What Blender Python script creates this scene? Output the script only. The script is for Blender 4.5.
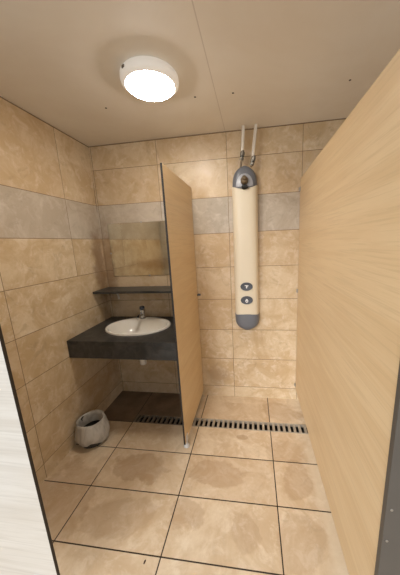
import bpy, bmesh, math, random
from mathutils import Vector, Matrix
for o in list(bpy.data.objects): bpy.data.objects.remove(o)
S = bpy.context.scene
COL = S.collection
rnd = random.Random(5)

# ------------------------------------------------------------ camera
def rodrigues(r):
    v = Vector(r); th = v.length
    return Matrix.Rotation(th, 3, v.normalized())
R = rodrigues((-0.2082, 0.0290, 0.1427))
cam_d = bpy.data.cameras.new('camera'); cam = bpy.data.objects.new('camera', cam_d); COL.objects.link(cam)
cam_d.sensor_fit = 'HORIZONTAL'; cam_d.sensor_width = 36.0
cam_d.lens = 241.292 / 400 * 36.0
cam_d.shift_x = -(218.38 - 200.0) / 400
cam_d.shift_y = (292.53 - 287.5) / 400
cam_d.clip_start = 0.02
ax_r, ax_u, ax_b = R @ Vector((1, 0, 0)), R @ Vector((0, 0, 1)), -(R @ Vector((0, 1, 0)))
M = Matrix((ax_r, ax_u, ax_b)).transposed().to_4x4()
M.translation = Vector((1.4271, -2.1761, 1.5359))
cam.matrix_world = M
S.camera = cam

# ------------------------------------------------------------ world (overcast daylight beyond the open front) and exposure
W = bpy.data.worlds.new('daylight'); S.world = W; W.use_nodes = True
bg = W.node_tree.nodes['Background']
bg.inputs[0].default_value = (0.90, 0.95, 1.0, 1); bg.inputs[1].default_value = 0.42
# soft, wide daylight from the open side behind the camera, coming in low under the roof
sun_d = bpy.data.lights.new('daylight_sun', 'SUN'); sun = bpy.data.objects.new('daylight_sun', sun_d); COL.objects.link(sun)
sun_d.energy = 1.7; sun_d.angle = math.radians(42); sun_d.color = (0.97, 0.98, 1.0)
sun.location = (1.0, -5.0, 3.0)
sun.rotation_euler = Vector((0.36, 0.86, -0.42)).to_track_quat('-Z', 'Y').to_euler()
LAMP_STRENGTH = 37.0
LAMP_COLOUR = (1.0, 0.945, 0.875)
S.view_settings.view_transform = 'Standard'; S.view_settings.look = 'None'
S.view_settings.gamma = 1.0; S.view_settings.use_curve_mapping = False
S.view_settings.exposure = 0.95

# ------------------------------------------------------------ helpers
H = 2.4128
def srgb(r, g, b):
    f = lambda c: c / 12.92 if c <= .04045 else ((c + .055) / 1.055) ** 2.4
    return (f(r / 255), f(g / 255), f(b / 255), 1)

class NT:
    """small node-building helper"""
    def __init__(s, name):
        s.m = bpy.data.materials.new(name); s.m.use_nodes = True
        s.t = s.m.node_tree; s.b = s.t.nodes['Principled BSDF']
    def n(s, typ, **kw):
        nd = s.t.nodes.new(typ)
        for k, v in kw.items(): setattr(nd, k, v)
        return nd
    def put(s, v, sock):
        if isinstance(v, bpy.types.NodeSocket): s.t.links.new(v, sock)
        else: sock.default_value = v
    def math(s, op, a, b=0.0, c=None):
        nd = s.n('ShaderNodeMath', operation=op); s.put(a, nd.inputs[0]); s.put(b, nd.inputs[1])
        if c is not None: s.put(c, nd.inputs[2])
        return nd.outputs[0]
    def pos(s):
        g = s.n('ShaderNodeNewGeometry'); x = s.n('ShaderNodeSeparateXYZ')
        s.t.links.new(g.outputs['Position'], x.inputs[0]); return g.outputs['Position'], x.outputs
    def obj(s):
        g = s.n('ShaderNodeTexCoord'); return g.outputs['Object']
    def noise(s, vec, scale, detail=4.0, rough=0.55, dist=0.0, stretch=None):
        if stretch:
            mp = s.n('ShaderNodeMapping'); s.put(vec, mp.inputs[0]); mp.inputs['Scale'].default_value = stretch; vec = mp.outputs[0]
        nd = s.n('ShaderNodeTexNoise'); s.put(vec, nd.inputs['Vector']); nd.inputs['Scale'].default_value = scale
        nd.inputs['Detail'].default_value = detail; nd.inputs['Roughness'].default_value = rough
        nd.inputs['Distortion'].default_value = dist
        return nd.outputs[0]
    def ramp(s, v, lo, hi, a=0.0, b=1.0):
        nd = s.n('ShaderNodeMapRange', interpolation_type='SMOOTHSTEP'); s.put(v, nd.inputs[0])
        nd.inputs[1].default_value = lo; nd.inputs[2].default_value = hi
        nd.inputs[3].default_value = a; nd.inputs[4].default_value = b
        return nd.outputs[0]
    def mix(s, f, a, b, mode='MIX'):
        nd = s.n('ShaderNodeMix', data_type='RGBA', blend_type=mode)
        s.put(f, nd.inputs[0]); s.put(a, nd.inputs[6]); s.put(b, nd.inputs[7]); return nd.outputs[2]
    def comb(s, x, y, z):
        nd = s.n('ShaderNodeCombineXYZ'); s.put(x, nd.inputs[0]); s.put(y, nd.inputs[1]); s.put(z, nd.inputs[2]); return nd.outputs[0]
    def white(s, vec):
        nd = s.n('ShaderNodeTexWhiteNoise', noise_dimensions='3D'); s.put(vec, nd.inputs['Vector']); return nd.outputs[0]
    def vadd(s, a, b):
        nd = s.n('ShaderNodeVectorMath', operation='MULTIPLY_ADD'); s.put(b, nd.inputs[0]); nd.inputs[1].default_value = (7.3, 5.1, 3.7); s.put(a, nd.inputs[2]); return nd.outputs[0]
    def bump(s, h, strength=.3, d=.002):
        nd = s.n('ShaderNodeBump'); nd.inputs['Strength'].default_value = strength; nd.inputs['Distance'].default_value = d
        s.put(h, nd.inputs['Height']); s.t.links.new(nd.outputs[0], s.b.inputs['Normal'])
    def set(s, col=None, rough=None, metal=None, spec=None):
        if col is not None: s.put(col, s.b.inputs['Base Color'])
        if rough is not None: s.put(rough, s.b.inputs['Roughness'])
        if metal is not None: s.put(metal, s.b.inputs['Metallic'])
        if spec is not None: s.put(spec, s.b.inputs['Specular IOR Level'])
        return s.m

def simple(name, col, rough=.5, metal=0.0, spec=.5, var=.08, scale=30):
    """plain procedural material with a little noise in its colour"""
    t = NT(name)
    f = t.noise(t.obj(), scale, 3)
    dark = tuple(c * (1 - var) for c in col[:3]) + (1,); lite = tuple(min(1, c * (1 + var)) for c in col[:3]) + (1,)
    return t.set(t.mix(f, dark, lite), rough, metal, spec)

# ------------------------------------------------------------ materials
TAN_A, TAN_B, TAN_C = srgb(212, 191, 159), srgb(193, 166, 128), srgb(227, 211, 187)
GREY_A, GREY_B = srgb(196, 186, 170), srgb(178, 166, 149)

def stone(t, vec, a, b, c, vein=.50):
    n1 = t.noise(vec, 3.4, 8, .68, .9); n2 = t.noise(vec, 12.0, 7, .68, .6); n3 = t.noise(vec, 55.0, 4, .65); n4 = t.noise(vec, 7.0, 8, .7, 1.6)
    dk = tuple(x * .70 for x in b[:3]) + (1,)
    col = t.mix(t.ramp(n1, .38, .62), a, b)
    col = t.mix(t.ramp(n2, .48, .68, 0, .60), col, c)
    col = t.mix(t.ramp(n4, .54, .70, 0, vein), col, dk)
    col = t.mix(t.ramp(n3, .42, .75, 0, .30), col, b)
    return col, n2

def line_dist(t, u, off, pitch):
    """cell number and distance (m) to the nearest joint"""
    q = t.math('DIVIDE', t.math('SUBTRACT', u, off), pitch)
    cell = t.math('FLOOR', q); fr = t.math('FRACT', q)
    d = t.math('MULTIPLY', t.math('MINIMUM', fr, t.math('SUBTRACT', 1.0, fr)), pitch)
    return cell, d

def blob(t, px, py, x, y, rx, ry, warp):
    """soft irregular stain mask centred at x, y"""
    a = t.math('DIVIDE', t.math('SUBTRACT', px, x), rx); b = t.math('DIVIDE', t.math('SUBTRACT', py, y), ry)
    r = t.math('SQRT', t.math('ADD', t.math('MULTIPLY', a, a), t.math('MULTIPLY', b, b)))
    return t.math('ADD', r, t.math('MULTIPLY', t.math('SUBTRACT', warp, .5), 1.8))

def wall_tiles(name, axis, off, seed):
    t = NT(name); P, c = t.pos(); u = c[axis]; z = c[2]
    iu, du = line_dist(t, u, off, 0.6045)
    iv, dv = line_dist(t, z, 0.1131, 0.30)
    if axis == 1:      # long cut tiles: lower rows have a single joint, the top row runs up to the ceiling
        low = t.math('LESS_THAN', z, 1.3131); hi = t.math('GREATER_THAN', z, 2.0)
        near = t.math('GREATER_THAN', u, -.75)
        du = t.math('ADD', du, t.math('MULTIPLY', low, near))
        iu = t.math('SUBTRACT', iu, t.math('MULTIPLY', t.math('MULTIPLY', low, near), t.math('ADD', iu, 1.0)))
        dv = t.math('ADD', dv, hi); iv = t.math('MINIMUM', iv, 6.0)
    cell = t.white(t.comb(iu, iv, seed)); cell2 = t.white(t.comb(iv, iu, seed + 3.0))
    vec = t.vadd(P, t.comb(cell, cell2, cell))
    tan, n2 = stone(t, vec, TAN_A, TAN_B, TAN_C)
    gry, _ = stone(t, vec, GREY_A, GREY_B, srgb(210, 201, 188))
    band = t.math('COMPARE', iv, 5.0, 0.2)
    col = t.mix(band, tan, gry)
    col = t.mix(t.ramp(cell2, 0, 1, 0, .20), col, srgb(184, 150, 112))
    # dirt in the corner beside the basin
    warp = t.noise(P, 9.0, 5, .6)
    if axis == 1:
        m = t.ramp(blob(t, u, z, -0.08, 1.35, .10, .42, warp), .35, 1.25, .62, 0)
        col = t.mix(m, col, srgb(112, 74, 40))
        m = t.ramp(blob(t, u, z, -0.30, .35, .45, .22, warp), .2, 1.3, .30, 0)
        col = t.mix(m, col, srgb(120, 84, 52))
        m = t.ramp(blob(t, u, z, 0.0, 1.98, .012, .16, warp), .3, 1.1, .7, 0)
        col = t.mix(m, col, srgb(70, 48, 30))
    else:
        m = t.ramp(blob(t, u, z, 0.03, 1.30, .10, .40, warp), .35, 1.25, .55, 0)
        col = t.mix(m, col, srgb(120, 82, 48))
        m = t.ramp(blob(t, u, z, 1.05, .22, .16, .14, warp), .3, 1.2, .30, 0)
        col = t.mix(m, col, srgb(120, 100, 84))
    # joints: 3 mm between tiles, the skirting joint a little higher, sealant under the ceiling
    g = t.math('MAXIMUM', t.math('LESS_THAN', du, .0018), t.math('LESS_THAN', dv, .0019))
    g = t.math('MAXIMUM', g, t.math('GREATER_THAN', z, H - .007))
    col = t.mix(g, col, srgb(120, 96, 68))
    t.bump(t.math('SUBTRACT', t.math('MULTIPLY', n2, .25), g), .35, .0015)
    return t.set(col, t.ramp(n2, .3, .7, .30, .48), 0.0, .45)

def floor_tiles(name):
    t = NT(name); P, c = t.pos(); x, y = c[0], c[1]
    iu, du = line_dist(t, x, 0.3451, 0.6018)
    iv, dv = line_dist(t, y, -0.7117, 0.303)
    behind = t.math('GREATER_THAN', y, -0.47)                 # the strip along the wall is one tile deep
    d0 = t.math('ABSOLUTE', t.math('SUBTRACT', y, -0.4355))
    dv = t.math('MINIMUM', t.math('ADD', dv, behind), d0)
    cell = t.white(t.comb(iu, iv, 11.0))
    vec = t.vadd(P, t.comb(cell, cell, 0.0))
    col, n2 = stone(t, vec, srgb(219, 199, 170), srgb(203, 178, 145), srgb(231, 215, 191), .30)
    col = t.mix(t.ramp(cell, 0, 1, 0, .18), col, srgb(176, 138, 96))
    warp = t.noise(P, 6.0, 5, .55)
    pale_strip = t.math('MULTIPLY', t.ramp(t.math('ADD', x, t.math('MULTIPLY', t.math('SUBTRACT', warp, .5), .06)), 1.770, 1.805), t.ramp(y, -.62, -.48, .40, 0))  # paler strip of floor along the right partition
    col = t.mix(pale_strip, col, srgb(232, 214, 186))
    for (bx, by, rx, ry, k) in ((.62, -.86, .20, .11, .40), (1.16, -.84, .20, .10, .30), (1.04, -1.10, .12, .09, .30), (1.36, -1.17, .10, .10, .22),
                                (.62, -1.16, .22, .12, .22), (1.68, -.84, .10, .14, .26), (1.66, -1.17, .12, .15, .2), (.22, -1.10, .22, .28, .3),
                                (1.62, -.62, .14, .10, .18), (1.32, -.52, .05, .03, .35), (1.66, -.20, .18, .14, .25)):
        m = t.ramp(blob(t, x, y, bx, by, rx, ry, warp), .80, 1.0, k, 0)
        col = t.mix(m, col, srgb(150, 112, 74))
    shade_grime = t.math('MULTIPLY', t.math('GREATER_THAN', y, -.4355), t.ramp(x, .86, .93, 1, 0))      # counter's shade and a dirt film, painted into the strip under the basin
    col = t.mix(t.math('MULTIPLY', shade_grime, t.ramp(warp, .2, .75, .70, .92)), col, srgb(90, 69, 51))
    g = t.math('MAXIMUM', t.math('LESS_THAN', du, .0032), t.math('LESS_THAN', dv, .0032))
    col = t.mix(g, col, srgb(46, 32, 20))
    t.bump(t.math('SUBTRACT', t.math('MULTIPLY', n2, .25), g), .4, .002)
    return t.set(col, t.ramp(n2, .3, .7, .30, .46), 0.0, .45)

def laminate(name, a, b, along, rough=.42):
    """wood-grain laminate, grain running along x (0) or y (1)"""
    t = NT(name); P, _ = t.pos()
    st = (1.0, 1.0, 1.0)
    fine = [48, 48, 48]; fine[along] = 1.0
    broad = [7, 7, 7]; broad[along] = .55
    n1 = t.noise(P, 3.0, 5, .6, .5, tuple(fine)); n2 = t.noise(P, 1.6, 4, .55, 1.0, tuple(broad)); n3 = t.noise(P, 12.0, 3, .6, .0, tuple(fine))
    col = t.mix(t.ramp(n2, .35, .65), a, b)
    mid = tuple(x * .82 for x in b[:3]) + (1,)
    col = t.mix(t.ramp(n1, .48, .66, 0, .42), col, mid)
    col = t.mix(t.ramp(n3, .45, .8, 0, .18), col, mid)
    return t.set(col, rough, 0.0, .4)

def ceiling_mat():
    t = NT('painted_ceiling_board'); P, c = t.pos()
    n1 = t.noise(P, 1.3, 4, .6, .5); n2 = t.noise(P, 14.0, 4, .6)
    col = t.mix(t.ramp(n1, .3, .7), srgb(232, 225, 214), srgb(224, 214, 200))
    col = t.mix(t.ramp(n2, .5, .8, 0, .16), col, srgb(236, 229, 219))
    j = t.math('LESS_THAN', t.math('ABSOLUTE', t.math('SUBTRACT', c[0], 1.2174)), .0025)
    j2 = t.math('LESS_THAN', t.math('ABSOLUTE', t.math('SUBTRACT', c[0], 3.6)), .0025)
    g = t.math('MAXIMUM', j, j2)
    col = t.mix(t.math('MULTIPLY', g, .28), col, srgb(128, 104, 80))
    return t.set(col, .55, 0.0, .3)

def slate():
    t = NT('slate_laminate'); P, _ = t.pos()
    n1 = t.noise(P, 9.0, 6, .65, 1.2); n2 = t.noise(P, 45.0, 4, .6)
    col = t.mix(t.ramp(n1, .35, .7), srgb(45, 45, 43), srgb(70, 68, 65))
    col = t.mix(t.ramp(n2, .45, .8, 0, .35), col, srgb(38, 36, 36))
    t.bump(n1, .25, .002)
    return t.set(col, .42, 0.0, .45)

m_back, m_left = wall_tiles('travertine_wall_tiles_back', 0, 0.0145, 1.0), wall_tiles('travertine_wall_tiles_left', 1, -0.390, 2.0)
m_right = wall_tiles('travertine_wall_tiles_right', 1, -0.390, 4.0)
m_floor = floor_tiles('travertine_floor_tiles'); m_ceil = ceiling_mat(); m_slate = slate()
m_oak = laminate('oak_laminate', srgb(216, 191, 152), srgb(209, 181, 140), 1)
m_pale = laminate('pale_laminate', srgb(197, 192, 183), srgb(186, 179, 168), 0)
m_core = simple('black_core', srgb(34, 27, 22), .5)
m_ceramic = simple('white_ceramic', srgb(236, 230, 218), .12, 0, .5, .01)
m_chrome = simple('chrome', srgb(205, 205, 205), .16, 1.0, .5, .03)
m_steel = simple('brushed_steel', srgb(170, 165, 158), .38, .85, .5, .06)
m_dull = simple('dull_metal', srgb(120, 114, 104), .4, .7, .5, .1)
m_lampw = simple('lamp_white', srgb(242, 238, 230), .3, 0, .5, .01)
m_cream = simple('cream_plastic', srgb(222, 210, 186), .32, 0, .5, .015, 6)
m_greyp = simple('slate_grey_plastic', srgb(104, 107, 114), .38, 0, .5, .05)
m_greyl = simple('light_grey_plastic', srgb(160, 162, 168), .34, 0, .5, .05)
m_dkgrey = simple('dark_grey_plastic', srgb(74, 78, 86), .4, 0, .5, .05)
m_icon = simple('white_print', srgb(236, 236, 236), .5, 0, .3, .02)
m_brass = simple('worn_brass', srgb(118, 104, 84), .45, .5, .5, .12)
m_black = simple('black_rubber', srgb(24, 23, 22), .6)
m_whitep = simple('white_plastic', srgb(228, 222, 210), .35, 0, .5, .03)
m_foot = simple('pale_grey_foot', srgb(196, 194, 190), .35, 0, .5, .04)
m_post = simple('grey_paint', srgb(80, 75, 69), .5, 0, .4, .10, 9)
m_bin = simple('dark_bin_plastic', srgb(52, 50, 46), .45)
m_pit = simple('drain_trough_dark', srgb(30, 26, 22), .6)
m_grate = simple('drain_grate_grey', srgb(152, 142, 128), .45, .3, .5, .10, 20)
t = NT('drain_grate_grey'); P, _c = t.pos()
f = t.noise(P, 20.0, 4); gr = t.mix(t.ramp(f, .35, .7), srgb(182, 170, 152), srgb(164, 152, 134))
m_grate = t.set(t.mix(t.ramp(_c[0], .86, .93, .7, 0), gr, srgb(92, 82, 70)), .45, .2)      # shade and dirt under the basin, painted into the colour
m_debris = simple('dried_leaf', srgb(60, 38, 20), .8)

t = NT('bin_liner_film')
f = t.noise(t.obj(), 14.0, 5, .6, 1.5, (1, 1, .35))
t.set(t.mix(t.ramp(f, .35, .7), srgb(160, 153, 142), srgb(190, 183, 172)), .35, 0, .5)
t.b.inputs['Subsurface Weight'].default_value = .0
t.bump(f, .5, .01); m_liner = t.m

t = NT('mirror_glass')
P, _c = t.pos(); f = t.noise(P, 5.0, 5, .6, .6)
silver = t.mix(t.ramp(f, .35, .7), (.70, .66, .54, 1), (.80, .77, .66, 1))
wall_refl = t.ramp(blob(t, _c[0], _c[2], .52, 1.36, .26, .06, t.noise(P, 9.0, 5, .6)), .3, 1.2, .55, 0)      # brown reflection of the left wall, painted into the glass colour
t.set(t.mix(wall_refl, silver, (.42, .31, .18, 1)), t.ramp(f, .35, .75, .04, .14), 1.0); m_mirror = t.m

m_edge = simple('mirror_edge', srgb(96, 78, 54), .5)
t = NT('lamp_diffuser')
t.set(srgb(245, 240, 230), .4)
t.b.inputs['Emission Color'].default_value = LAMP_COLOUR + (1,); t.b.inputs['Emission Strength'].default_value = LAMP_STRENGTH
m_diff = t.m
_b = m_lampw.node_tree.nodes['Principled BSDF']      # the housing is translucent and glows faintly
_b.inputs['Emission Color'].default_value = LAMP_COLOUR + (1,); _b.inputs['Emission Strength'].default_value = .10

# ------------------------------------------------------------ geometry helpers
def obj(name, bm, mats, parent=None, smooth=None):
    bmesh.ops.recalc_face_normals(bm, faces=bm.faces)
    me = bpy.data.meshes.new(name); bm.to_mesh(me); bm.free()
    for m in (mats if isinstance(mats, (list, tuple)) else [mats]): me.materials.append(m)
    if smooth is not None:
        for p in me.polygons: p.use_smooth = True
        me.set_sharp_from_angle(angle=math.radians(smooth))
    o = bpy.data.objects.new(name, me); COL.objects.link(o)
    if parent: o.parent = parent; o.location = Vector((0, 0, 0))
    return o
def thing(name, label, cat, loc=(0, 0, 0), group=None):
    o = bpy.data.objects.new(name, None); COL.objects.link(o); o.location = loc; o.empty_display_size = .05
    o['label'] = label; o['category'] = cat
    if group: o['group'] = group
    return o
def tag(o, label, cat, group=None):
    o['label'] = label; o['category'] = cat
    if group: o['group'] = group
    return o
def struct(name, bm, mats, smooth=None):
    o = obj(name, bm, mats, None, smooth); o['kind'] = 'structure'; o['label'] = name.replace('_', ' '); return o
def box(bm, x0, x1, y0, y1, z0, z1, bev=0.0, seg=2, mat=0):
    b = bmesh.new()
    vs = [b.verts.new((x, y, z)) for x in (x0, x1) for y in (y0, y1) for z in (z0, z1)]
    for q in ((0, 1, 3, 2), (4, 6, 7, 5), (0, 4, 5, 1), (2, 3, 7, 6), (0, 2, 6, 4), (1, 5, 7, 3)): b.faces.new([vs[i] for i in q])
    bmesh.ops.recalc_face_normals(b, faces=b.faces)
    if bev: bmesh.ops.bevel(b, geom=b.edges[:], offset=bev, segments=seg, affect='EDGES', profile=.5)
    merge(bm, b, mat); return bm
def merge(bm, b, mat=None):
    me = bpy.data.meshes.new('tmp'); b.to_mesh(me); b.free()
    n0 = len(bm.faces); bm.from_mesh(me); bpy.data.meshes.remove(me)
    if mat is not None:
        bm.faces.ensure_lookup_table()
        for f in bm.faces[n0:]: f.material_index = mat
def loft(bm, loops, close=True, cap0=True, cap1=True, mat=0):
    rows = [[bm.verts.new(p) for p in L] for L in loops]
    n = len(rows[0])
    for a, b in zip(rows, rows[1:]):
        for i in range(n if close else n - 1):
            f = bm.faces.new((a[i], a[(i + 1) % n], b[(i + 1) % n], b[i])); f.material_index = mat
    if cap0: bm.faces.new(rows[0][::-1]).material_index = mat
    if cap1: bm.faces.new(rows[-1]).material_index = mat
    return rows
def ring(cx, cy, z, rx, ry=None, n=48):
    ry = rx if ry is None else ry
    return [(cx + rx * math.cos(2 * math.pi * i / n), cy + ry * math.sin(2 * math.pi * i / n), z) for i in range(n)]
def lathe(bm, prof, cx=0, cy=0, n=48, mat=0, cap0=True, cap1=True, k=1.0):
    return loft(bm, [ring(cx, cy, z, r, r * k, n) for r, z in prof], True, cap0, cap1, mat)
def tube(bm, pts, r, n=12, mat=0, radii=None):
    pts = [Vector(p) for p in pts]; loops = []
    ref = Vector((1, 0, 0))
    for i, p in enumerate(pts):
        d = (pts[min(i + 1, len(pts) - 1)] - pts[max(i - 1, 0)]).normalized()
        if abs(d.dot(ref)) > .95: ref = Vector((0, 1, 0))
        u = d.cross(ref).normalized(); v = d.cross(u).normalized(); rr = radii[i] if radii else r
        loops.append([tuple(p + rr * (math.cos(2 * math.pi * k / n) * u + math.sin(2 * math.pi * k / n) * v)) for k in range(n)])
    loft(bm, loops, True, True, True, mat)
def smooth_path(P, m=8):
    """Catmull-Rom through the points"""
    P = [Vector(p) for p in P]; Q = [2 * P[0] - P[1]] + P + [2 * P[-1] - P[-2]]; out = []
    for i in range(1, len(Q) - 2):
        for k in range(m):
            s = k / m; a, b, c, d = Q[i - 1], Q[i], Q[i + 1], Q[i + 2]
            out.append(.5 * ((2 * b) + (c - a) * s + (2 * a - 5 * b + 4 * c - d) * s * s + (3 * b - a - 3 * c + d) * s ** 3))
    return out + [P[-1]]

# ============================================================ THE SETTING
XR, YF = 4.2, -1.62          # far end wall of the row of cubicles, front edge of the side walls
DX0, DX1, DY0, DY1 = 0.345, 1.95, -0.438, -0.336      # the drain slot in the floor
bm = bmesh.new()
for (a, b, c, d) in ((-.12, XR + .12, DY1, .12), (-.12, XR + .12, -4.2, DY0), (-.12, DX0, DY0, DY1), (DX1, XR + .12, DY0, DY1)):
    box(bm, a, b, c, d, -.12, 0)
bmesh.ops.remove_doubles(bm, verts=bm.verts, dist=1e-5)
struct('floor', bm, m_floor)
bm = bmesh.new(); box(bm, -.12, XR + .12, 0, .12, 0, H); struct('wall_back', bm, m_back)
bm = bmesh.new(); box(bm, -.12, 0, YF, 0, 0, H); struct('wall_left', bm, m_left)
bm = bmesh.new(); box(bm, XR, XR + .12, YF, 0, 0, H); struct('wall_right', bm, m_right)
bm = bmesh.new(); box(bm, -.12, XR + .12, -2.75, .12, H, H + .08); ceil = struct('ceiling', bm, m_ceil)
for (x, y) in ((.5035, -.5243), (1.0887, -.5144), (1.3212, -.5035), (1.9913, -.4787)):
    b = bmesh.new(); lathe(b, [(.0065, H - .0015), (.0055, H + .004)], x, y, 16)
    s = obj('screw', b, m_core, ceil); s['label'] = 'dark screw head'

# ============================================================ PARTITIONS
def board(bm, x0, x1, y0, y1, z0, z1, thin):
    """compact laminate board: laminate on the two large faces, black core on the edges"""
    n0 = len(bm.faces); box(bm, x0, x1, y0, y1, z0, z1, .0012, 1, 1)
    bm.faces.ensure_lookup_table()
    for f in bm.faces[n0:]:
        f.normal_update()
        if abs(f.normal[thin]) > .9: f.material_index = 0
def foot_mesh(h, stem=.05):
    b = bmesh.new()
    lathe(b, [(.019, 0), (.024, .003), (.024, .012), (.015, .020), (.011, .030), (.011, h)], 0, 0, 24)
    box(b, -.013, .013, -.020, .020, h - .004, h + stem, .003, 2)
    return b
def bracket_mesh(sx, w, h):
    b = bmesh.new()   # small angle: one leaf on the wall, one on the board
    box(b, min(0, sx * w), max(0, sx * w), -.005, 0, -h, h, .0015, 1)
    box(b, min(0, sx * .004), max(0, sx * .004), -.026, -.003, -h, h, .0012, 1)
    return b

# partition between basin and shower
LX0, LX1 = .8925, .9055
pl = thing('partition_panel', 'narrow oak laminate partition standing between the washbasin and the shower', 'partition', (.899, -.345, 0))
b = bmesh.new(); board(b, LX0 - .899, LX1 - .899, -.692 + .345, -.003 + .345, .055, 2.008, 0); obj('board', b, [m_oak, m_core], pl)
f = obj('foot', foot_mesh(.058), m_foot, pl, 40); f.location = (0, -.30, 0); f['label'] = 'pale grey foot'
for z in (1.06,):
    q = obj('wall_bracket', bracket_mesh(1, .028, .010), m_dkgrey, pl); q.location = (LX1 - .899, .345, z)

# big partition closing the shower on the right
RX0, RX1 = 1.815, 1.828
pr = thing('partition_panel', 'large oak laminate partition wall along the right side of the shower', 'partition', (1.8215, -.77, 0))
b = bmesh.new(); board(b, RX0 - 1.8215, RX1 - 1.8215, -1.521 + .77, -.003 + .77, .118, 2.012, 0); obj('board', b, [m_oak, m_core], pr)
for y in (-.69,):
    f = obj('foot', foot_mesh(.120), m_foot, pr, 40); f.location = (0, y, 0)
for z in (1.93, 1.085, .16):
    q = obj('wall_bracket', bracket_mesh(-1, .012, .016), m_steel, pr); q.location = (RX0 - 1.8215, .77, z)

# front panel on the left of the entrance
pf = thing('front_panel', 'pale laminate front panel with black edge at the lower left of the entrance', 'partition', (.287, -1.525, 0))
b = bmesh.new(); board(b, .003 - .287, .590 - .287, -.0065, .0065, .118, 2.012, 1); obj('board', b, [m_pale, m_core], pf)
for x in (-.2, .2):
    f = obj('foot', foot_mesh(.120), m_foot, pf, 40); f.location = (x, 0, 0)

# grey post on the right of the entrance
gp = thing('door_post', 'grey door post with screws at the front end of the large right partition', 'post', (1.90, -1.534, 0))
b = bmesh.new(); box(b, -.090, .08, -.0095, .0115, 0, 2.03, .002, 2); obj('post', b, m_post, gp)
for (x, z) in ((1.8251, .733), (1.8229, .613), (1.825, 1.62), (1.825, 1.75)):
    b = bmesh.new()
    loft(b, [[(r * math.cos(a), yy, r * math.sin(a)) for a in [2 * math.pi * i / 16 for i in range(16)]] for r, yy in ((.0042, .0), (.0042, -.0012), (.0022, -.0022))])
    s = obj('screw', b, m_steel, gp, 50); s.location = (x - 1.90, -.0095, z); s['label'] = 'bright screw head'

# ============================================================ WASHBASIN AREA
CT, CF, CX1 = .845, -.622, .8905       # worktop height, front, right end
BX, BY, BA, BB = .425, -.285, .284, .226
wt = thing('vanity_counter', 'dark slate vanity counter with deep front apron holding the washbasin', 'counter', (.445, -.31, .70))
b = bmesh.new()
N = 96
angs = [2 * math.pi * i / N for i in range(N)]
def rect_hit(a, x0, x1, y0, y1):
    dx, dy = math.cos(a), math.sin(a)
    s = min(((x1 if dx > 0 else x0) - BX) / dx if abs(dx) > 1e-9 else 9, ((y1 if dy > 0 else y0) - BY) / dy if abs(dy) > 1e-9 else 9)
    return BX + dx * s, BY + dy * s
x0, x1, y0, y1 = .002, CX1, CF, -.002
outer = [rect_hit(a, x0, x1, y0, y1) for a in angs]
for cx, cy in ((x0, y0), (x0, y1), (x1, y0), (x1, y1)):     # put the nearest ray on each corner
    i = min(range(N), key=lambda k: (outer[k][0] - cx) ** 2 + (outer[k][1] - cy) ** 2); outer[i] = (cx, cy)
inner = [(BX + (BA - .012) * math.cos(a), BY + (BB - .010) * math.sin(a)) for a in angs]
o3 = Vector((.445, -.31, .70))
def L3(P, z): return [tuple(Vector((p[0], p[1], z)) - o3) for p in P]
rows = loft(b, [L3(inner, CT), L3(outer, CT), L3(outer, CT - .03), L3(inner, CT - .03)], True, False, False)
for i in range(N):
    b.faces.new((rows[3][i], rows[3][(i + 1) % N], rows[0][(i + 1) % N], rows[0][i]))
obj('worktop', b, m_slate, wt)
b = bmesh.new(); box(b, x0 - o3.x, x1 - o3.x, CF - o3.y, CF + .022 - o3.y, .705 - o3.z, CT - .0305 - o3.z, .0015, 1); obj('apron', b, m_slate, wt)
for xx in (.004, CX1 - .024):
    b = bmesh.new(); box(b, xx - o3.x, xx + .018 - o3.x, CF + .023 - o3.y, -.004 - o3.y, .76 - o3.z, CT - .031 - o3.z, .001, 1)
    obj('support_rail', b, m_core, wt)

wb = thing('washbasin', 'white oval ceramic washbasin set into the dark counter', 'washbasin', (BX, BY, CT + .0004))
b = bmesh.new()
prof = [(1.0, .000), (1.0, .006), (.985, .013), (.955, .016), (.915, .014), (.885, .004), (.86, -.018), (.80, -.062), (.68, -.100), (.48, -.124), (.24, -.134), (.09, -.137),
        (.09, -.150), (.30, -.148), (.56, -.134), (.74, -.108), (.84, -.066), (.885, -.020), (.90, .000)]
loops = []
for s, z in prof:
    # the bowl hollow is shifted to the front, leaving a flat ledge for the tap at the back
    sh = -.012 * max(0, min(1, (1 - s) / .14)) if z < .0145 else 0
    loops.append([(BA * s * math.cos(a), BB * s * math.sin(a) + sh, z) for a in angs])
rr = loft(b, loops, True, False, False)
for i in range(N): b.faces.new((rr[-1][i], rr[-1][(i + 1) % N], rr[0][(i + 1) % N], rr[0][i]))
obj('bowl', b, m_ceramic, wb, 50)
b = bmesh.new(); lathe(b, [(.030, -.138), (.030, -.134), (.022, -.132), (.020, -.1345), (.004, -.1345)], 0, -.012, 24); q = obj('drain_plug', b, m_chrome, wb, 40)
b = bmesh.new()
lathe(b, [(.018, -.15), (.018, -.275), (.030, -.28), (.031, -.31), (.031, -.368), (.025, -.376), (.018, -.379)], -.010, .03, 28)
tube(b, smooth_path([(-.010, .03, -.30), (-.010, .12, -.30), (-.010, .2, -.30), (-.010, .284, -.30)], 4), .016, 14)
obj('bottle_trap', b, m_whitep, wb, 40)

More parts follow.
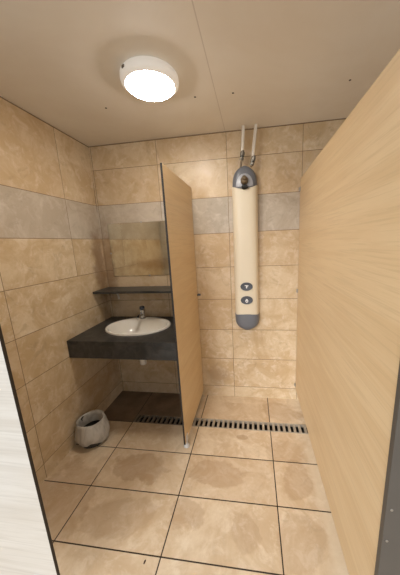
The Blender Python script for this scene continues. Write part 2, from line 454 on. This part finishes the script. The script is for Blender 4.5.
# tap on the basin ledge
tp = thing('tap', 'small chrome push tap at the back of the oval washbasin', 'tap', (.382, -.098, CT + .0135))
b = bmesh.new(); lathe(b, [(.030, 0), (.030, .006), (.023, .012), (.0185, .066), (.0215, .072), (.0215, .086), (.018, .090)], 0, 0, 28); obj('body', b, m_chrome, tp, 40)
b = bmesh.new(); tube(b, smooth_path([(0, -.008, .036), (0, -.04, .044), (0, -.08, .043), (0, -.108, .030)], 5), .0145, 16); obj('spout', b, m_chrome, tp, 50)
b = bmesh.new(); lathe(b, [(.0185, .0905), (.0235, .094), (.0235, .111), (.020, .117), (.006, .118)], 0, 0, 28); q = obj('push_button', b, m_dkgrey, tp, 40); q['label'] = 'dark push button'

# shelf and mirror
sh = thing('wall_shelf', 'narrow dark slate shelf on the wall below the mirror', 'shelf', (.45, -.12, 1.14))
b = bmesh.new(); box(b, .004 - .45, CX1 - .45, -.243 + .12, -.002 + .12, -.010, .010, .002, 2); obj('board', b, m_slate, sh)
for x in (.105, .78):
    b = bmesh.new()
    loft(b, [[(x - .45 + k * .007, .118, -.0105), (x - .45 + k * .007, .040, -.0105), (x - .45 + k * .007, .106, -.075), (x - .45 + k * .007, .110, -.112), (x - .45 + k * .007, .118, -.112)] for k in (-1, 1)])
    q = obj('shelf_bracket', b, m_whitep, sh); q['label'] = 'small white bracket'

mr = thing('mirror', 'frameless rectangular mirror with small clips on the tiles above the shelf', 'mirror', (.44, 0, 1.50))
MX0, MX1, MZ0, MZ1 = .084, .80, 1.256, 1.746
b = bmesh.new(); board(b, MX0 - .44, MX1 - .44, -.007, -.001, MZ0 - 1.5, MZ1 - 1.5, 1); obj('glass', b, [m_mirror, m_edge], mr)
for (x, z) in ((MX0, 1.475), (.45, MZ0), (.42, MZ1), (MX1, 1.475)):
    b = bmesh.new(); box(b, -.008, .008, -.010, -.0005, -.008, .008, .002, 2); q = obj('clip', b, m_steel, mr); q.location = (x - .44, 0, z - 1.5)

# ============================================================ SHOWER
SX = 1.3675
sp = thing('shower_panel', 'tall cream shower column with grey ends and two buttons on the tiled wall', 'shower column', (SX, 0, .75))
def prof_d(w, d, n=40, y0=-.002):
    """rounded D section: flat back on the wall, softly bulging front"""
    P = []
    for i in range(n + 1):
        a = math.pi * i / n
        c, s = math.cos(a), math.sin(a)
        P.append((w * math.copysign(abs(c) ** .62, c), y0 - d * abs(s) ** .62))
    return P
def zoff(p, z): return (p[0], p[1], z - .75)
HW, DP = .1065, .088
P = prof_d(HW, DP)
b = bmesh.new()
ztop = lambda x: 1.940 + .037 * (abs(x) / HW) ** 1.2
zbot = lambda x: .880
loft(b, [[zoff(p, zbot(p[0])) for p in P], [zoff(p, 1.2) for p in P], [zoff(p, 1.6) for p in P], [zoff(p, ztop(p[0])) for p in P]])
obj('body', b, m_cream, sp, 50)
def end_cap(z0, z1, w, d, edge=None, n=14):
    b = bmesh.new(); loops = []
    for k in range(n + 1):
        s = math.sin(math.pi / 2 * k / n) if k < n else .9985
        e = max(1e-4, 1 - s ** 4.0) ** .5
        ww = w * e; dd = d * (1 - .22 * s ** 6)
        Q = prof_d(ww, dd)
        loops.append([zoff(p, (z0 + (z1 - z0) * s) + (edge(p[0]) if edge and k == 0 else 0)) for p in Q])
    loft(b, loops); return b
obj('top_cap', end_cap(1.922, 2.126, HW - .003, DP - .003), m_greyp, sp, 50)
obj('bottom_cap', end_cap(.884, .740, HW + .004, DP + .004, lambda x: .010 * (1 - (x / HW) ** 2)), m_greyp, sp, 50)
# lighter arched face plate on the top cap, and the nozzle below it
b = bmesh.new()
arch = [(.070 * math.cos(math.pi * i / 24), .098 * math.sin(math.pi * i / 24)) for i in range(25)]
loft(b, [[(x * k, y, 1.966 + z * k - .75) for x, z in arch] for k, y in ((1, -.055), (1, -DP - .001), (.93, -DP - .005))])
q = obj('face_plate', b, m_greyl, sp, 40); q['label'] = 'lighter grey arched plate'
nz = obj('nozzle', None or (lambda bb: (loft(bb, [[(r * math.cos(a), -.010 - l, r * math.sin(a)) for a in [2 * math.pi * i / 24 for i in range(24)]] for r, l in ((.030, -.01), (.030, .010), (.026, .020), (.019, .024), (.017, .040), (.012, .042))]), bb)[1])(bmesh.new()), m_brass, sp, 40)
nz.location = (0, -DP, 2.003 - .75); nz.rotation_euler = (math.radians(-28), 0, 0); nz['label'] = 'brass spray nozzle'
b = bmesh.new(); box(b, -.024, .024, -.030, .02, -.022, .0, .006, 3); q = obj('nozzle_guard', b, m_black, sp); q.location = (0, -DP, 1.972 - .75); q['label'] = 'black guard under the nozzle'
def button(z):
    b = bmesh.new()
    ya = -DP - .002
    loft(b, [[(rx * math.cos(a), yy, rz * math.sin(a)) for a in [2 * math.pi * i / 40 for i in range(40)]] for rx, rz, yy in ((.053, .037, .02), (.053, .037, -.006), (.050, .034, -.009), (.040, .026, -.0075), (.02, .012, -.0065))])
    o = obj('push_button', b, m_dkgrey, sp, 30); o.location = (0, ya + .001, z - .75); o['label'] = 'oval dark grey button'
    return o
def flat_shape(bm, pts, y0, y1):
    loft(bm, [[(x, y0, z) for x, z in pts], [(x, y1, z) for x, z in pts]])
bu = button(1.146); b = bmesh.new()      # shower-head symbol
flat_shape(b, [(-.016, .013), (.016, .013), (.016, .007), (-.016, .007)], -.005, -.0098)
flat_shape(b, [(-.005, .007), (.004, .007), (.004, -.014), (-.005, -.014)], -.005, -.0098)
flat_shape(b, [(.004, .003), (.013, .003), (.013, -.002), (.004, -.002)], -.005, -.0098)
obj('symbol', b, m_icon, bu)['label'] = 'white shower symbol'
bd = button(1.024); b = bmesh.new()      # drop symbol with an open middle
out = [(.013 * math.sin(a) * (1.0 if math.cos(a) < 0 else (1 - .45 * math.cos(a))), -.004 - .017 * -math.cos(a)) for a in [2 * math.pi * i / 28 for i in range(28)]]
ins = [(x * .42, -.008 + (z + .004) * .34) for x, z in out]
rr = loft(b, [[(x, -.005, z) for x, z in out], [(x, -.0098, z) for x, z in out], [(x, -.0098, z) for x, z in ins], [(x, -.005, z) for x, z in ins]], True, False, False)
obj('symbol', b, m_icon, bd)['label'] = 'white water drop symbol'

def supply(xt, xm, xb, zf, label):
    """white hose from the ceiling, metal fitting, short copper end into the column"""
    o = thing('supply_hose', label, 'water hose', (xt, -.062, H), 'water hoses above the shower column')
    A = Vector((xt, -.062, H))
    pts = smooth_path([(xt, -.062, H - .001), ((xt * 2 + xm) / 3, -.062, H - .07), ((xt + 2 * xm) / 3, -.064, H - .14), (xm, -.062, zf + .03)], 6)
    b = bmesh.new(); tube(b, [Vector(p) - A for p in pts], .0125, 14); obj('hose', b, m_whitep, o, 50)
    d = (Vector((xb, -.058, 2.10)) - Vector((xm, -.062, zf))).normalized()
    q0 = Vector((xm, -.062, zf))
    b = bmesh.new()
    tube(b, [q0 - A + d * l for l in (-.034, -.022, -.0215, .0, .0005, .020, .021, .034)], 0, 8, 0, [.0135, .0135, .018, .018, .0145, .0145, .017, .017]); obj('fitting', b, m_dull, o, 30)
    b = bmesh.new(); tube(b, [q0 - A + d * .006, q0 - A + d * .013], .0165, 12); obj('valve_ring', b, m_black, o, 40)
    b = bmesh.new(); e = Vector((xb, -.058, 2.114)); tube(b, [q0 - A + d * .033, e - A], .008, 10); obj('copper_end', b, m_brass, o, 50)
    return o
supply(1.366, 1.353, 1.337, 2.205, 'left white water hose running from the ceiling into the shower column')
supply(1.464, 1.437, 1.418, 2.160, 'right white water hose running from the ceiling into the shower column')

# floor drain
dr = thing('floor_drain', 'long slotted channel drain across the floor in front of the shower wall', 'drain', ((DX0 + DX1) / 2, (DY0 + DY1) / 2, -.06))
ox, oy, oz = dr.location
b = bmesh.new()
for q in ((DX0 + .001, DX1 - .001, DY0 + .001, DY0 + .004, -.06, -.022), (DX0 + .001, DX1 - .001, DY1 - .004, DY1 - .001, -.06, -.022), (DX0 + .001, DX0 + .004, DY0 + .004, DY1 - .004, -.06, -.022),
          (DX1 - .004, DX1 - .001, DY0 + .004, DY1 - .004, -.06, -.022), (DX0 + .004, DX1 - .004, DY0 + .004, DY1 - .004, -.06, -.056)):
    box(b, q[0] - ox, q[1] - ox, q[2] - oy, q[3] - oy, q[4] - oz, q[5] - oz)
obj('trough', b, m_pit, dr)
b = bmesh.new()
for q in ((DX0 + .001, DX1 - .001, DY0 + .001, DY0 + .007), (DX0 + .001, DX1 - .001, DY1 - .011, DY1 - .001), (DX0 + .001, DX0 + .022, DY0 + .007, DY1 - .011), (DX1 - .022, DX1 - .001, DY0 + .007, DY1 - .011)):
    box(b, q[0] - ox, q[1] - ox, q[2] - oy, q[3] - oy, -.021 - oz, .002 - oz, .001, 1)
k = DX0 + .043
while k < DX1 - .03:
    box(b, k - .0095 - ox, k + .0095 - ox, DY0 + .006 - oy, DY1 - .010 - oy, -.019 - oz, .0015 - oz, .001, 1); k += .0425
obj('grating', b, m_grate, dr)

# ============================================================ WASTE BIN
wbn = thing('waste_bin', 'small round waste bin with pale plastic liner on the floor by the left wall', 'waste bin', (.124, -.662, 0))
b = bmesh.new()
lathe(b, [(.080, 0), (.085, .004), (.094, .190), (.098, .197), (.094, .199), (.088, .192), (.079, .012), (.02, .010)], 0, 0, 40); obj('bucket', b, m_bin, wbn, 40)
b = bmesh.new(); NN = 72
ph = [rnd.uniform(0, 6.28) for _ in range(6)]
def wav(a, amp):
    return amp * (.5 * math.sin(3 * a + ph[0]) + .6 * math.sin(7 * a + ph[1]) + .4 * math.sin(13 * a + ph[2]) + .25 * math.sin(21 * a + ph[3]))
def hem(a): return .046 + .012 * math.sin(2 * a + ph[4]) + .007 * math.sin(5 * a + ph[5])
spec = [(.079, .120, .002), (.084, .17, .002), (.0875, .196, .0012), (.095, .2065, .001), (.1015, .204, .0015), (.107, .185, .003), (.115, .150, .004), (.122, .115, .005), (.125, .085, .005), (.114, None, .006)]
loops = []
for k, (r0, z, amp) in enumerate(spec):
    L = []
    for i in range(NN):
        a = 2 * math.pi * i / NN
        zz = hem(a) if z is None else (max(z, hem(a) + .004 * (len(spec) - k)) if k >= 5 else z + .004 * math.sin(2 * a + ph[2]))
        r = r0 + wav(a + .12 * k, amp)
        if k >= 4: r = max(r, .0995)
        L.append((max(r * math.cos(a), -.119), r * math.sin(a), zz))
    loops.append(L)
loft(b, loops, True, False, False); lo = obj('liner', b, m_liner, wbn, 80); lo['label'] = 'pale translucent plastic liner'

# ============================================================ CEILING LAMP
LC = (.900, -.754)
lm = thing('ceiling_lamp', 'round white bulkhead lamp, lit, on the ceiling', 'lamp', (LC[0], LC[1], H))
b = bmesh.new()
lathe(b, [(.120, -.0005), (.142, -.002), (.149, -.010), (.1505, -.030), (.147, -.042), (.136, -.052), (.128, -.054), (.122, -.050), (.118, -.030)], 0, 0, 64); obj('base_ring', b, m_lampw, lm, 40)
b = bmesh.new(); lathe(b, [(.1175, -.032), (.1175, -.058), (.116, -.062), (.106, -.067), (.080, -.071), (.015, -.072)], 0, 0, 64); obj('diffuser', b, m_diff, lm, 60)
b = bmesh.new(); box(b, -.010, .010, -.004, .004, -.006, .006, .002, 2); q = obj('clip', b, m_dull, lm); a = math.radians(236); q.location = (.150 * math.cos(a), .150 * math.sin(a), -.022); q.rotation_euler = (0, 0, a + math.pi / 2)

# ============================================================ SMALL DEBRIS
b = bmesh.new()
loft(b, [[(x * s, y * s, z) for x, y in ((-.005, -.014), (.003, -.016), (.006, .0), (.004, .015), (-.003, .013), (-.006, .002))] for s, z in ((1, .0002), (.9, .002), (.4, .0035))])
db = obj('dried_leaf', b, m_debris, None, 40); db.location = (.874, -1.345, 0); db.scale = (.75, .6, .8); tag(db, 'tiny dark leaf scrap lying on the floor tiles', 'leaf')
